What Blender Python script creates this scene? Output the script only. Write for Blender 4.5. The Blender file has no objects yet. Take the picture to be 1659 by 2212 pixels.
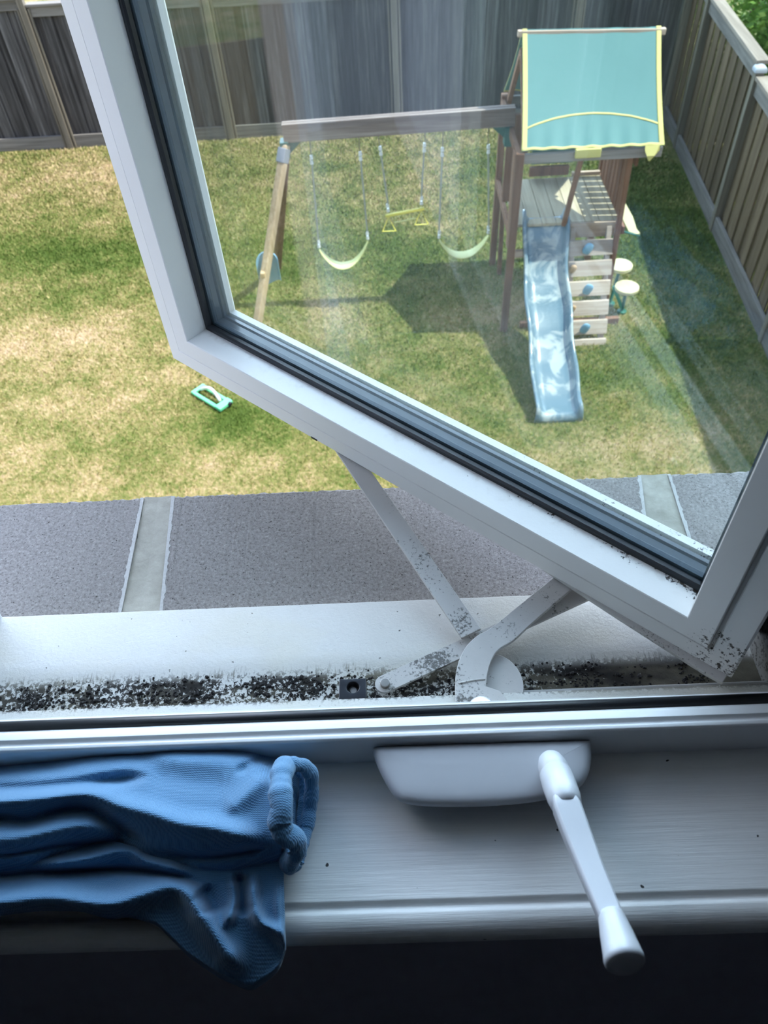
import bpy, bmesh, math, random
import numpy as np
from mathutils import Vector, Matrix
random.seed(7); rng = np.random.default_rng(7)
SC = bpy.context.scene; COL = SC.collection

# ------------------------------------------------------------------ camera
F, CX, CY = 1661., 829.5, 1106.
def cam_axes(pitch=48.9, roll=4.25, yaw=2.3):
    p, r, w = map(math.radians, (pitch, roll, yaw))
    f = np.array([-math.sin(w)*math.cos(p), math.cos(w)*math.cos(p), -math.sin(p)])
    rt = np.array([math.cos(w), math.sin(w), 0.]); up = np.cross(rt, f)
    return rt*math.cos(r)-up*math.sin(r), rt*math.sin(r)+up*math.cos(r), f
RX, UP, FW = cam_axes()
CAM = np.array([0, 0, .45])
GZ = -4.65                                   # lawn level; z = 0 is the top of the inner window stool
cd = bpy.data.cameras.new('camera'); co = bpy.data.objects.new('camera', cd); COL.objects.link(co)
co.matrix_world = Matrix([[RX[i], UP[i], -FW[i], CAM[i]] for i in range(3)] + [[0, 0, 0, 1]])
cd.sensor_fit = 'VERTICAL'; cd.sensor_height = 24; cd.lens = F/2212*24
cd.clip_start = .02; cd.clip_end = 400
cd.dof.use_dof = True; cd.dof.focus_distance = .62; cd.dof.aperture_fstop = 11
SC.camera = co
# ------------------------------------------------------------------ world, sun, exposure
SUN = Vector((.51, -.035, 1)).normalized()
w = bpy.data.worlds.new('World'); SC.world = w; w.use_nodes = True
nt = w.node_tree; N = nt.nodes; L = nt.links; N.clear()
sky = N.new('ShaderNodeTexSky'); sky.sky_type = 'NISHITA'; sky.sun_disc = False
sky.sun_elevation = math.asin(SUN.z); sky.sun_rotation = math.atan2(SUN.x, SUN.y)
sky.altitude = 100; sky.air_density = 1.2; sky.dust_density = .6; sky.ozone_density = 1.6
tc = N.new('ShaderNodeTexCoord'); mp = N.new('ShaderNodeMapping'); mp.inputs['Scale'].default_value = (1, 1, 2.2)
cl = N.new('ShaderNodeTexNoise'); cl.inputs['Scale'].default_value = 3.4; cl.inputs['Detail'].default_value = 7; cl.inputs['Roughness'].default_value = .55
cr = N.new('ShaderNodeValToRGB'); cr.color_ramp.elements[0].position = .555; cr.color_ramp.elements[1].position = .64
mx = N.new('ShaderNodeMixRGB'); mx.inputs[2].default_value = (14, 14.3, 15, 1)
bg = N.new('ShaderNodeBackground'); bg.inputs[1].default_value = .21
out = N.new('ShaderNodeOutputWorld')
L.new(tc.outputs['Generated'], mp.inputs[0]); L.new(mp.outputs[0], cl.inputs['Vector']); L.new(cl.outputs['Fac'], cr.inputs[0])
L.new(cr.outputs[0], mx.inputs[0]); L.new(sky.outputs[0], mx.inputs[1]); hz = N.new('ShaderNodeSeparateXYZ'); L.new(tc.outputs['Generated'], hz.inputs[0])
hr = N.new('ShaderNodeMapRange'); hr.interpolation_type = 'SMOOTHSTEP'; hr.inputs[1].default_value = .90; hr.inputs[2].default_value = .45; hr.inputs[3].default_value = 0; hr.inputs[4].default_value = 1
L.new(hz.outputs['Z'], hr.inputs[0]); hm = N.new('ShaderNodeMixRGB'); hm.blend_type = 'ADD'; hm.inputs[2].default_value = (20.5, 24.5, 31.5, 1)  # glow added to the yard-side sky to brighten the window area
hy = N.new('ShaderNodeMapRange'); hy.interpolation_type = 'SMOOTHSTEP'; hy.inputs[1].default_value = .25; hy.inputs[2].default_value = .95; L.new(hz.outputs['Y'], hy.inputs[0])
hp = N.new('ShaderNodeMath'); hp.operation = 'MULTIPLY'; L.new(hr.outputs[0], hp.inputs[0]); L.new(hy.outputs[0], hp.inputs[1]); L.new(hp.outputs[0], hm.inputs[0]); L.new(mx.outputs[0], hm.inputs[1]); L.new(hm.outputs[0], bg.inputs[0]); L.new(bg.outputs[0], out.inputs[0])
sl = bpy.data.lights.new('sun', 'SUN'); sl.energy = 5.0; sl.angle = math.radians(.53); sl.color = (1, .95, .86)
so = bpy.data.objects.new('sun', sl); COL.objects.link(so); so.rotation_euler = SUN.to_track_quat('Z', 'Y').to_euler(); so.location = (0, 0, 9)
SC.view_settings.view_transform = 'Standard'; SC.view_settings.look = 'None'
SC.view_settings.gamma = 1; SC.view_settings.use_curve_mapping = False
SC.view_settings.exposure = .60

# ------------------------------------------------------------------ helpers
def at(px, py, z):                            # the place at height z along the line of sight through a point of the photo
    d = RX*(px-CX)/F - UP*(py-CY)/F + FW
    return CAM + d*((z-CAM[2])/d[2])
def tag(o, label, cat, group=None, kind=None):
    o['label'] = label; o['category'] = cat
    if group: o['group'] = group
    if kind: o['kind'] = kind
    return o
def empty(name, loc, label, cat, group=None):
    o = bpy.data.objects.new(name, None); COL.objects.link(o); o.location = loc; o.empty_display_size = .1
    return tag(o, label, cat, group)
def origin(o):
    v = Vector((0, 0, 0))
    while o: v += o.location; o = o.parent
    return v
class MB:
    def __init__(s): s.v = []; s.f = []; s.t = []
    def add(s, vs, fs, t=None):
        n = len(s.v); s.v += [tuple(map(float, v)) for v in vs]; s.f += [tuple(n+i for i in f) for f in fs]
        t = random.random() if t is None else t; s.t += [t]*len(fs); return s
    def box(s, x0, x1, y0, y1, z0, z1, t=None):
        return s.add([(x, y, z) for x in (x0, x1) for y in (y0, y1) for z in (z0, z1)],
                     [(0, 1, 3, 2), (4, 6, 7, 5), (0, 4, 5, 1), (2, 3, 7, 6), (0, 2, 6, 4), (1, 5, 7, 3)], t)
    def bar(s, a, b, wd, th, side=None, t=None):   # rectangular bar from a to b; wd along side, th across
        a = Vector(a); b = Vector(b); d = (b-a).normalized()
        side = Vector(side) if side is not None else (Vector((0, 0, 1)).cross(d) if abs(d.z) < .95 else Vector((1, 0, 0)))
        side = (side-d*side.dot(d)).normalized(); up = d.cross(side)
        vs = [p+side*(wd/2*i)+up*(th/2*j) for p in (a, b) for i, j in ((-1, -1), (1, -1), (1, 1), (-1, 1))]
        return s.add(vs, [(3, 2, 1, 0), (4, 5, 6, 7), (0, 1, 5, 4), (1, 2, 6, 5), (2, 3, 7, 6), (3, 0, 4, 7)], t)
    def tube(s, path, r, n=12, closed=False, flat=1, cap=True, upv=(0, 0, 1)):
        path = [Vector(p) for p in path]; m = len(path); rs = r if isinstance(r, (list, tuple)) else [r]*m; vs = []; up0 = Vector(upv)
        for i, p in enumerate(path):
            if closed: d = (path[(i+1) % m]-path[i-1]).normalized()
            else: d = (path[min(i+1, m-1)]-path[max(i-1, 0)]).normalized()
            a = up0-d*up0.dot(d)
            if a.length < .05: a = Vector((1, 0, 0))-d*d.x
            a.normalize(); b = d.cross(a)
            for k in range(n):
                th = 2*math.pi*k/n; vs.append(p+b*(rs[i]*math.cos(th))+a*(rs[i]*flat*math.sin(th)))
        fs = []
        for i in range(m if closed else m-1):
            j = (i+1) % m
            for k in range(n): fs.append((i*n+k, i*n+(k+1) % n, j*n+(k+1) % n, j*n+k))
        if not closed and cap: fs += [tuple(range(n-1, -1, -1)), tuple((m-1)*n+k for k in range(n))]
        return s.add(vs, fs)
    def prism(s, poly, z0, z1, t=None):
        n = len(poly); vs = [(*p[:2], z0) for p in poly]+[(*p[:2], z1) for p in poly]
        return s.add(vs, [tuple(range(n-1, -1, -1)), tuple(range(n, 2*n))]+[(i, (i+1) % n, n+(i+1) % n, n+i) for i in range(n)], t)
    def loft(s, rings, cap=True, closed=True, t=None):
        n = len(rings[0]); vs = [p for r in rings for p in r]; fs = []
        for i in range(len(rings)-1):
            for k in range(n if closed else n-1): fs.append((i*n+k, i*n+(k+1) % n, (i+1)*n+(k+1) % n, (i+1)*n+k))
        if cap: fs += [tuple(range(n-1, -1, -1)), tuple((len(rings)-1)*n+k for k in range(n))]
        return s.add(vs, fs, t)
    def extrude_x(s, prof, x0, x1, t=None):      # closed profile of (y, z)
        return s.loft([[(x, y, z) for y, z in prof] for x in (x0, x1)], t=t)
    def build(s, name, mat, parent=None, bevel=0, seg=2, smooth=False, kind=None, label=None, sub=0, solid=0):
        me = bpy.data.meshes.new(name); V = np.array(s.v)
        if parent is not None: o3 = np.array(origin(parent))
        else: o3 = np.array([(V[:, 0].min()+V[:, 0].max())/2, (V[:, 1].min()+V[:, 1].max())/2, V[:, 2].min()])
        me.from_pydata([tuple(v) for v in V-o3], [], s.f)
        a = me.attributes.new('tint', 'FLOAT', 'FACE'); a.data.foreach_set('value', np.array(s.t, np.float32))
        bm = bmesh.new(); bm.from_mesh(me); bmesh.ops.recalc_face_normals(bm, faces=bm.faces); bm.to_mesh(me); bm.free()
        me.materials.append(mat); me.validate()
        o = bpy.data.objects.new(name, me); COL.objects.link(o)
        if parent is not None: o.parent = parent
        else: o.location = o3
        if smooth:
            me.polygons.foreach_set('use_smooth', [True]*len(me.polygons))
        if solid:
            m = o.modifiers.new('solid', 'SOLIDIFY'); m.thickness = solid; m.offset = -1
        if bevel:
            m = o.modifiers.new('bevel', 'BEVEL'); m.width = bevel; m.segments = seg; m.limit_method = 'ANGLE'; m.angle_limit = math.radians(35); m.harden_normals = False
            if not smooth:
                me.polygons.foreach_set('use_smooth', [True]*len(me.polygons)); e = o.modifiers.new('wn', 'WEIGHTED_NORMAL'); e.keep_sharp = False
        if sub:
            m = o.modifiers.new('sub', 'SUBSURF'); m.levels = sub; m.render_levels = sub
        if kind: o['kind'] = kind
        if label: o['label'] = label
        return o
def structure(o): o['kind'] = 'structure'; return o

# ------------------------------------------------------------------ materials
class NT:                                        # small wrapper to wire nodes
    def __init__(s, name):
        s.m = bpy.data.materials.new(name); s.m.use_nodes = True; s.t = s.m.node_tree; s.n = s.t.nodes; s.b = s.n['Principled BSDF']; s.o = s.n['Material Output']
        s.pos = s.n.new('ShaderNodeNewGeometry').outputs['Position']
    def lk(s, a, b): s.t.links.new(a, b)
    def put(s, sock, v):
        if hasattr(v, 'is_output') or isinstance(v, bpy.types.NodeSocket): s.lk(v, sock)
        else:
            if isinstance(v, tuple) and len(v) == 3 and sock.type == 'RGBA': v = (*v, 1)
            sock.default_value = v
    def noise(s, scale=1, vec=(1, 1, 1), detail=4, rough=.6, off=(0, 0, 0), dist=0):
        mp = s.n.new('ShaderNodeMapping'); s.lk(s.pos, mp.inputs[0]); mp.inputs['Scale'].default_value = vec; mp.inputs['Location'].default_value = off
        t = s.n.new('ShaderNodeTexNoise'); s.lk(mp.outputs[0], t.inputs['Vector']); t.inputs['Scale'].default_value = scale
        t.inputs['Detail'].default_value = detail; t.inputs['Roughness'].default_value = rough; t.inputs['Distortion'].default_value = dist; return t.outputs['Fac']
    def voro(s, scale, vec=(1, 1, 1), out='Distance'):
        mp = s.n.new('ShaderNodeMapping'); s.lk(s.pos, mp.inputs[0]); mp.inputs['Scale'].default_value = vec
        t = s.n.new('ShaderNodeTexVoronoi'); s.lk(mp.outputs[0], t.inputs['Vector']); t.inputs['Scale'].default_value = scale; return t.outputs[out]
    def ramp(s, f, stops):
        r = s.n.new('ShaderNodeValToRGB'); s.lk(f, r.inputs[0]); e = r.color_ramp.elements
        while len(e) < len(stops): e.new(.5)
        for k, (p, c) in zip(e, stops): k.position = p; k.color = (*c, 1) if isinstance(c, tuple) else (c, c, c, 1)
        return r.outputs[0]
    def math(s, op, a, b=0., c=None, clamp=False):
        m = s.n.new('ShaderNodeMath'); m.operation = op; m.use_clamp = clamp; s.put(m.inputs[0], a); s.put(m.inputs[1], b)
        if c is not None: s.put(m.inputs[2], c)
        return m.outputs[0]
    def mix(s, f, a, b, mode='MIX'):
        m = s.n.new('ShaderNodeMixRGB'); m.blend_type = mode; s.put(m.inputs[0], f); s.put(m.inputs[1], a); s.put(m.inputs[2], b); return m.outputs[0]
    def step(s, v, a, b):
        m = s.n.new('ShaderNodeMapRange'); m.interpolation_type = 'SMOOTHSTEP'; s.put(m.inputs[0], v); m.inputs[1].default_value = a; m.inputs[2].default_value = b; return m.outputs[0]
    def xyz(s):
        m = s.n.new('ShaderNodeSeparateXYZ'); s.lk(s.pos, m.inputs[0]); return m.outputs
    def attr(s, name='tint'):
        a = s.n.new('ShaderNodeAttribute'); a.attribute_name = name; return a.outputs['Fac']
    def bump(s, h, strength=.3, dist=.001):
        b = s.n.new('ShaderNodeBump'); b.inputs['Strength'].default_value = strength; b.inputs['Distance'].default_value = dist; s.lk(h, b.inputs['Height']); s.lk(b.outputs[0], s.b.inputs['Normal'])
    def fin(s, col=None, rough=.5, metal=0, spec=.5):
        if col is not None: s.put(s.b.inputs['Base Color'], col)
        s.put(s.b.inputs['Roughness'], rough); s.b.inputs['Metallic'].default_value = metal; s.b.inputs['Specular IOR Level'].default_value = spec; return s.m
def plain(name, col, rough=.5, metal=0, spec=.5, var=.06, scale=20, bump=0):
    t = NT(name); n = t.noise(scale); c = t.mix(n, tuple(x*(1-var) for x in col), tuple(min(1, x*(1+var)) for x in col))
    if bump: t.bump(t.noise(scale*8), bump, .001)
    return t.fin(c, rough, metal, spec)

def m_vinyl(name, base=(.80, .80, .80), speck=.5, thr=.70, rough=.38):
    t = NT(name); c = t.mix(t.noise(14), tuple(x*.93 for x in base), base)
    stain = t.ramp(t.noise(60, detail=6), [(.6, 0.), (.8, .12)]); c = t.mix(stain, c, (.34, .31, .26))
    sp = t.ramp(t.noise(330, detail=3, rough=.7), [(thr, 0.), (thr+.03, 1.)]); c = t.mix(t.math('MULTIPLY', sp, speck), c, (.035, .03, .025))
    t.bump(t.noise(500), .05, .0004); return t.fin(c, rough)
VINYL = m_vinyl('white_vinyl')
CLEANV = m_vinyl('clean_white_vinyl', (.68, .69, .70), .25, .74, .42)
def m_sash():
    t = NT('sash_vinyl'); x, y, z = t.xyz()
    c = t.mix(t.noise(14), (.70, .68, .66), (.77, .75, .73))
    n = t.math('ADD', t.math('MULTIPLY', t.noise(330, detail=5, rough=.75), .72), t.math('MULTIPLY', t.noise(85, detail=3), .32)); low = t.step(z, .075, .03)
    # mould along the glazing gasket and towards the hinge corner
    hx = t.math('SUBTRACT', x, .196); hy = t.math('SUBTRACT', y, .234)
    dep = t.math('ADD', t.math('MULTIPLY', hx, .6533), t.math('MULTIPLY', hy, .7571))
    u = t.math('ADD', t.math('MULTIPLY', hx, -.7571), t.math('MULTIPLY', hy, .6533))
    gk = t.step(dep, .006, .024); hin = t.step(u, .30, .02)
    amt = t.math('MULTIPLY', t.math('MULTIPLY', gk, low), t.math('ADD', .13, t.math('MULTIPLY', hin, .15)))
    cor = t.math('MULTIPLY', t.step(u, .055, .012), low)
    amt = t.math('ADD', amt, t.math('MULTIPLY', cor, .21))
    th = t.math('SUBTRACT', .74, amt); mk = t.step(t.math('SUBTRACT', n, th), 0., .035)
    c = t.mix(mk, c, (.03, .022, .016))
    br = t.math('MULTIPLY', t.step(t.noise(90, detail=5), .5, .72), t.math('MULTIPLY', t.math('MULTIPLY', low, gk), .45)); c = t.mix(br, c, (.30, .24, .17))
    t.bump(t.noise(420), .12, .0005); return t.fin(c, .36)
SASH = m_sash()
def m_track():
    t = NT('mouldy_track'); x, y, z = t.xyz()
    c = t.mix(t.noise(18, detail=6), (.47, .465, .43), (.55, .55, .535))
    blot = t.noise(26, detail=3); fine = t.noise(340, detail=7, rough=.72, dist=.4); stre = t.noise(420, vec=(1, .14, 1), detail=5, rough=.7)
    inn = t.math('MULTIPLY', t.step(y, .268, .256), t.step(y, .2300, .2365))
    right = t.step(x, .06, .16)
    amt = t.math('MULTIPLY', inn, t.math('ADD', .075, t.math('MULTIPLY', t.math('SUBTRACT', blot, .42), .42)))
    amt = t.math('ADD', amt, t.math('MULTIPLY', t.math('MULTIPLY', right, inn), .20))  # denser black at the right: mould plus painted shadow under the sash
    edge = t.math('MULTIPLY', t.step(t.math('ADD', y, t.math('MULTIPLY', blot, .02)), .284, .268), t.step(y, .256, .262))
    m1 = t.step(t.math('SUBTRACT', fine, t.math('SUBTRACT', .565, amt)), 0., .03); m1 = t.math('MULTIPLY', m1, inn)
    m2 = t.math('MULTIPLY', t.step(t.math('ADD', stre, t.math('MULTIPLY', edge, .13)), .60, .76), edge)
    c = t.mix(t.math('MULTIPLY', m2, .75), c, (.10, .085, .06)); c = t.mix(m1, c, (.012, .011, .012))
    c = t.mix(t.ramp(t.noise(210, detail=2), [(.735, 0.), (.75, .9)]), c, (.03, .03, .025))
    c = t.mix(t.math('MULTIPLY', t.step(t.noise(9, vec=(1, 2, 1)), .4, .65), .30), c, (.50, .46, .33))
    t.bump(fine, .45, .0012); return t.fin(c, t.math('ADD', .45, t.math('MULTIPLY', m1, .45)), spec=.3)
TRACK = m_track()
def m_concrete():
    t = NT('cast_stone'); n = t.noise(430, detail=5, rough=.8); v = t.noise(620, detail=2)
    c = t.ramp(n, [(.30, (.035, .03, .027)), (.42, (.25, .233, .22)), (.60, (.385, .36, .34)), (.72, (.60, .57, .54))])
    c = t.mix(t.math('MULTIPLY', t.noise(7, detail=5), .5), c, (.25, .222, .207)); c = t.mix(t.step(v, .66, .71), c, (.04, .035, .03))
    t.bump(n, .9, .0016); return t.fin(c, .9, spec=.2)
STONE = m_concrete()
def m_mortar():
    t = NT('mortar'); c = t.ramp(t.noise(60, detail=6), [(.3, (.30, .285, .235)), (.7, (.42, .40, .34))]); t.bump(t.noise(120, detail=5), .5, .0015); return t.fin(c, .8, spec=.25)
MORTAR = m_mortar(); RESIDUE = plain('mortar_residue', (.50, .49, .47), .9, var=.25, scale=500, bump=.6)
def m_painted_wood():
    t = NT('painted_wood'); n = t.noise(150, vec=(.035, 1, 1), detail=6, rough=.7); c = t.mix(n, (.76, .755, .74), (.86, .855, .84))
    c = t.mix(t.ramp(t.noise(130, detail=1), [(.765, 0.), (.775, 1.)]), c, (.03, .03, .03)); t.bump(n, .55, .0012); return t.fin(c, .42)
PWOOD = m_painted_wood()
HARD = m_vinyl('greyed_metal', (.46, .44, .425), .75, .62, .5)
def m_arm():
    t = NT('painted_steel_arm'); c = t.mix(t.noise(25, detail=5), (.42, .40, .38), (.55, .53, .51))
    b = t.noise(17, detail=2, off=(3, 1, 0)); n = t.noise(420, detail=6, rough=.75)
    mk = t.step(t.math('ADD', n, t.math('MULTIPLY', t.math('SUBTRACT', b, .5), .75)), .60, .68); c = t.mix(t.math('MULTIPLY', mk, .85), c, (.05, .045, .04))
    t.bump(n, .2, .0004); return t.fin(c, .5)
ARM = m_arm()
BLACKR = plain('black_rubber', (.012, .014, .018), .42, var=.3, scale=60)
BLACKP = plain('black_plastic', (.012, .014, .02), .28)
STEEL = plain('worn_steel', (.30, .28, .26), .35, 1); SHINY = plain('shiny_rivet', (.85, .86, .88), .25, .6)
SPACER = plain('glazing_spacer', (.055, .075, .095), .22, var=.25, scale=30)
CRANKM = plain('crank_paint', (.53, .54, .57), .34, var=.03, scale=30)
def m_glass(name, dust):
    t = NT(name); n = t.n; n.remove(t.b)
    lw = n.new('ShaderNodeLayerWeight'); lw.inputs[0].default_value = .5
    f = t.math('ADD', t.math('MULTIPLY', t.math('POWER', lw.outputs['Facing'], 5.), .94), .035)
    tr = n.new('ShaderNodeBsdfTransparent'); tr.inputs[0].default_value = (.95, .985, .975, 1)
    gl = n.new('ShaderNodeBsdfGlossy'); gl.inputs['Roughness'].default_value = .003
    df = n.new('ShaderNodeBsdfDiffuse'); df.inputs[0].default_value = (.75, .78, .8, 1)
    m1 = n.new('ShaderNodeMixShader'); t.put(m1.inputs[0], f); t.lk(tr.outputs[0], m1.inputs[1]); t.lk(gl.outputs[0], m1.inputs[2])
    sp = t.step(t.noise(240, detail=2), .72, .76); dd = t.math('ADD', t.math('MULTIPLY', t.noise(6, detail=5), dust), t.math('MULTIPLY', sp, .03))
    m2 = n.new('ShaderNodeMixShader'); t.put(m2.inputs[0], dd); t.lk(m1.outputs[0], m2.inputs[1]); t.lk(df.outputs[0], m2.inputs[2]); t.lk(m2.outputs[0], t.o.inputs[0])
    return t.m
GLASS = m_glass('window_glass', .012)
def m_wood(name, a, b, c3, along='z', scale=9, rough=.8, bump=.5, tint=.5):
    v = {'z': (1, 1, .04), 'x': (.04, 1, 1), 'y': (1, .04, 1)}[along]
    t = NT(name); n = t.noise(scale*3, vec=v, detail=7, rough=.65); c = t.ramp(n, [(.28, a), (.5, b), (.74, c3)])
    k = t.math('ADD', 1-tint/2, t.math('MULTIPLY', t.attr(), tint)); cc = t.n.new('ShaderNodeCombineXYZ')
    for i in range(3): t.lk(k, cc.inputs[i])
    c = t.mix(1., c, cc.outputs[0], 'MULTIPLY')
    patch = t.step(t.noise(1.3, vec=v, detail=3), .5, .66); c = t.mix(t.math('MULTIPLY', patch, .4), c, tuple(x*.45 for x in a))
    t.bump(n, bump, .004); return t.fin(c, rough, spec=.2)
BOARD = m_wood('weathered_fence_boards', (.035, .033, .031), (.085, .082, .08), (.20, .195, .19), 'z', 9, tint=.7)
BOARDR = m_wood('side_fence_boards', (.095, .066, .040), (.170, .126, .080), (.25, .195, .13), 'z', 8, tint=.4)
POSTM = m_wood('fence_post_wood', (.13, .115, .09), (.21, .19, .15), (.30, .27, .22), 'z', 10, tint=.2)
KICKX = m_wood('kickboard_wood', (.12, .11, .10), (.20, .19, .17), (.30, .285, .265), 'x', 8, tint=.3)
KICKY = m_wood('side_kickboard_wood', (.14, .13, .12), (.23, .215, .20), (.33, .31, .29), 'y', 8, tint=.3)
CAPM = m_wood('cap_board_wood', (.24, .20, .165), (.34, .29, .245), (.43, .38, .33), 'y', 8, tint=.2)
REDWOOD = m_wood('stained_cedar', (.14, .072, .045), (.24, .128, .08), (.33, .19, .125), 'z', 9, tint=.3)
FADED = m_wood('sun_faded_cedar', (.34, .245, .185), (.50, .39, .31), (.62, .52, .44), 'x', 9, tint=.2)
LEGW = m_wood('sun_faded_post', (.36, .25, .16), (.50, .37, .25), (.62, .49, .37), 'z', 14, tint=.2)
DECKW = m_wood('deck_wood', (.34, .29, .21), (.48, .42, .31), (.58, .52, .41), 'y', 9, tint=.2)
BEAMW = m_wood('swing_beam_wood', (.13, .095, .08), (.22, .17, .15), (.36, .31, .28), 'x', 9, tint=.1)
CLIMBW = m_wood('climbing_wall_wood', (.38, .30, .25), (.54, .46, .40), (.66, .60, .55), 'x', 9, tint=.15)
GREENC = plain('green_canvas', (.10, .245, .25), .7, var=.06, scale=3)
YEL = plain('pale_yellow_webbing', (.62, .58, .22), .7, var=.08); YELP = plain('yellow_plastic', (.82, .72, .12), .35)
YELS = plain('pale_yellow_seat', (.66, .63, .40), .45); YELF = plain('faded_yellow_belt', (.60, .60, .24), .5)
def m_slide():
    t = NT('blue_slide_plastic'); w_ = t.ramp(t.noise(4.2, detail=3, dist=.8, off=(1.2, .3, 0)), [(.50, 0.), (.60, 1.)]); c = t.mix(t.math('MULTIPLY', w_, .55), (.12, .205, .27), (.52, .58, .58))  # whitish noise patches paint sky reflections into the base colour
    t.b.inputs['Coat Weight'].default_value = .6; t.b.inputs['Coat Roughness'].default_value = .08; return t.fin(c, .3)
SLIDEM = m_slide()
BLUEP = plain('light_blue_plastic', (.20, .42, .62), .4); TANP = plain('tan_plastic', (.62, .42, .25), .5)
GREENT = plain('green_tube', (.02, .16, .13), .35); GREENB = plain('green_bracket', (.03, .13, .12), .5)
CHAINM = plain('plastic_coated_chain', (.36, .37, .33), .5); CHAINW = plain('white_swivel', (.75, .77, .78), .35)
MINT = plain('mint_green_plastic', (.13, .58, .30), .35); ALU = plain('aluminium_tube', (.85, .87, .9), .25, .5)
WALLM = plain('dark_room_paint', (.38, .38, .43), .7); FLOORM = plain('room_floor', (.12, .08, .05), .5)
BRICK = plain('outer_brick', (.36, .25, .2), .9, var=.2, scale=30, bump=.4)
def grass_nodes(t):
    x, y, z = t.xyz()
    big = t.noise(.75, detail=4, off=(2.3, .4, 0)); mid = t.noise(3.2, detail=5, rough=.65); fin = t.noise(26, vec=(1, 1, .2), detail=4)
    g = t.math('ADD', t.math('MULTIPLY', big, .75), t.math('MULTIPLY', mid, .65))
    def blob(cx, cy, rx, ry, amp):
        a = t.math('POWER', t.math('DIVIDE', t.math('SUBTRACT', x, cx), rx), 2.); b = t.math('POWER', t.math('DIVIDE', t.math('SUBTRACT', y, cy), ry), 2.)
        return t.math('MULTIPLY', t.math('EXPONENT', t.math('MULTIPLY', t.math('ADD', a, b), -1.)), amp)
    for b in ((-4.6, 9.1, 2.4, .42, .20), (-1.5, 8.6, 3., .7, .14), (-1.55, 5.7, .55, .45, .30), (-3.9, 7.2, 1., .55, -.22), (-3., 6.2, .9, .5, -.12), (-4.4, 11.2, 1.5, .8, -.18), (1.9, 6.2, .9, .5, .14), (2.2, 5., .6, .5, -.14), (-2.6, 4.9, 1.2, .5, -.1), (3.4, 9, .9, 3.5, .22), (.6, 8.3, 1.2, .6, .13), (0, 11., 3, .8, .06)):
        g = t.math('ADD', g, blob(*b))
    g = t.math('ADD', g, t.math('MULTIPLY', t.math('SUBTRACT', fin, .5), .8))
    return g
GSTOPS = [(.40, (.64, .50, .33)), (.56, (.47, .39, .19)), (.70, (.29, .285, .10)), (.88, (.145, .20, .045)), (1., (.085, .14, .025))]
def m_ground():
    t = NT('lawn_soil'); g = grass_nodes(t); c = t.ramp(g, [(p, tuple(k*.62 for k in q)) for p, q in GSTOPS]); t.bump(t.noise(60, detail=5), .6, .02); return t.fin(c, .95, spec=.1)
def m_blade():
    t = NT('grass_blades'); g = grass_nodes(t); g = t.math('ADD', g, t.math('MULTIPLY', t.math('SUBTRACT', t.attr(), .5), .30))
    return t.fin(t.ramp(g, GSTOPS), .7, spec=.25)
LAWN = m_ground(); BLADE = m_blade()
def m_leaf():
    t = NT('conifer_leaves'); c = t.ramp(t.noise(5, detail=4), [(.3, (.06, .16, .02)), (.5, (.22, .38, .06)), (.7, (.48, .60, .14))]); return t.fin(c, .6, spec=.3)
LEAF = m_leaf(); TRUNK = plain('bark', (.12, .08, .05), .9, bump=.5)
def m_knit():
    t = NT('blue_knit'); x, y, z = t.xyz()
    a = t.math('SINE', t.math('ADD', t.math('MULTIPLY', x, 4600.), t.math('MULTIPLY', t.noise(60, detail=2), 9.)))
    b = t.math('SINE', t.math('ADD', t.math('MULTIPLY', t.math('SUBTRACT', y, t.math('MULTIPLY', z, .6)), 5600.), t.math('MULTIPLY', a, .9)))
    h = t.math('ADD', t.math('MULTIPLY', t.math('MULTIPLY', a, b), .35), t.math('ADD', t.math('MULTIPLY', b, .4), t.noise(1200, vec=(.5, 1, 1), detail=4)))
    c = t.mix(t.step(h, -.6, 1.3), (.050, .150, .285), (.125, .275, .45)); c = t.mix(t.math('MULTIPLY', t.noise(30, detail=5), .4), c, (.13, .25, .38))
    t.bump(h, .5, .0006); t.b.inputs['Sheen Weight'].default_value = .35; t.b.inputs['Sheen Roughness'].default_value = .5
    return t.fin(c, .9, spec=.15)
KNIT = m_knit()

# ------------------------------------------------------------------ the setting: room shell and house wall
XL, XR, ZT = -.305, .228, 1.16                   # window opening
structure(MB().box(-1.7, 1.6, .135, .32, GZ, -.036).box(-1.7, 1.6, .32, .43, GZ, -.118).build('wall_front', WALLM))
structure(MB().box(-1.7, XL-.04, .135, .32, -.036, 2.2).box(-1.7, -.75, .32, .43, -.118, 2.2).build('wall_left', WALLM))
structure(MB().box(XR+.04, 1.6, .135, .32, -.036, 2.2).box(.8, 1.6, .32, .43, -.118, 2.2).build('wall_right', WALLM))
structure(MB().box(XL-.04, XR+.04, .135, .43, ZT+.03, 2.2).build('wall_top', WALLM))
structure(MB().box(-1.7, 1.6, -2.6, -2.5, -.85, 2.2).build('wall_back', WALLM))
structure(MB().box(-1.8, -1.7, -2.6, .43, -.85, 2.2).build('wall_west', WALLM))
structure(MB().box(1.6, 1.7, -2.6, .43, -.85, 2.2).build('wall_east', WALLM))
structure(MB().box(-1.7, 1.6, -2.5, .135, -.90, -.85).build('floor', FLOORM))
structure(MB().box(-1.7, 1.6, -2.5, .135, 1.75, 1.8).build('ceiling', WALLM))
structure(MB().box(-1.8, 1.7, -2.6, .95, 2.2, 2.35).build('roof', BRICK))
structure(MB().box(-9, -1.7, .2, .43, GZ, 2.2).build('wall_outer_left', BRICK))
structure(MB().box(1.6, 9, .2, .43, GZ, 2.2).build('wall_outer_right', BRICK))
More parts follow.
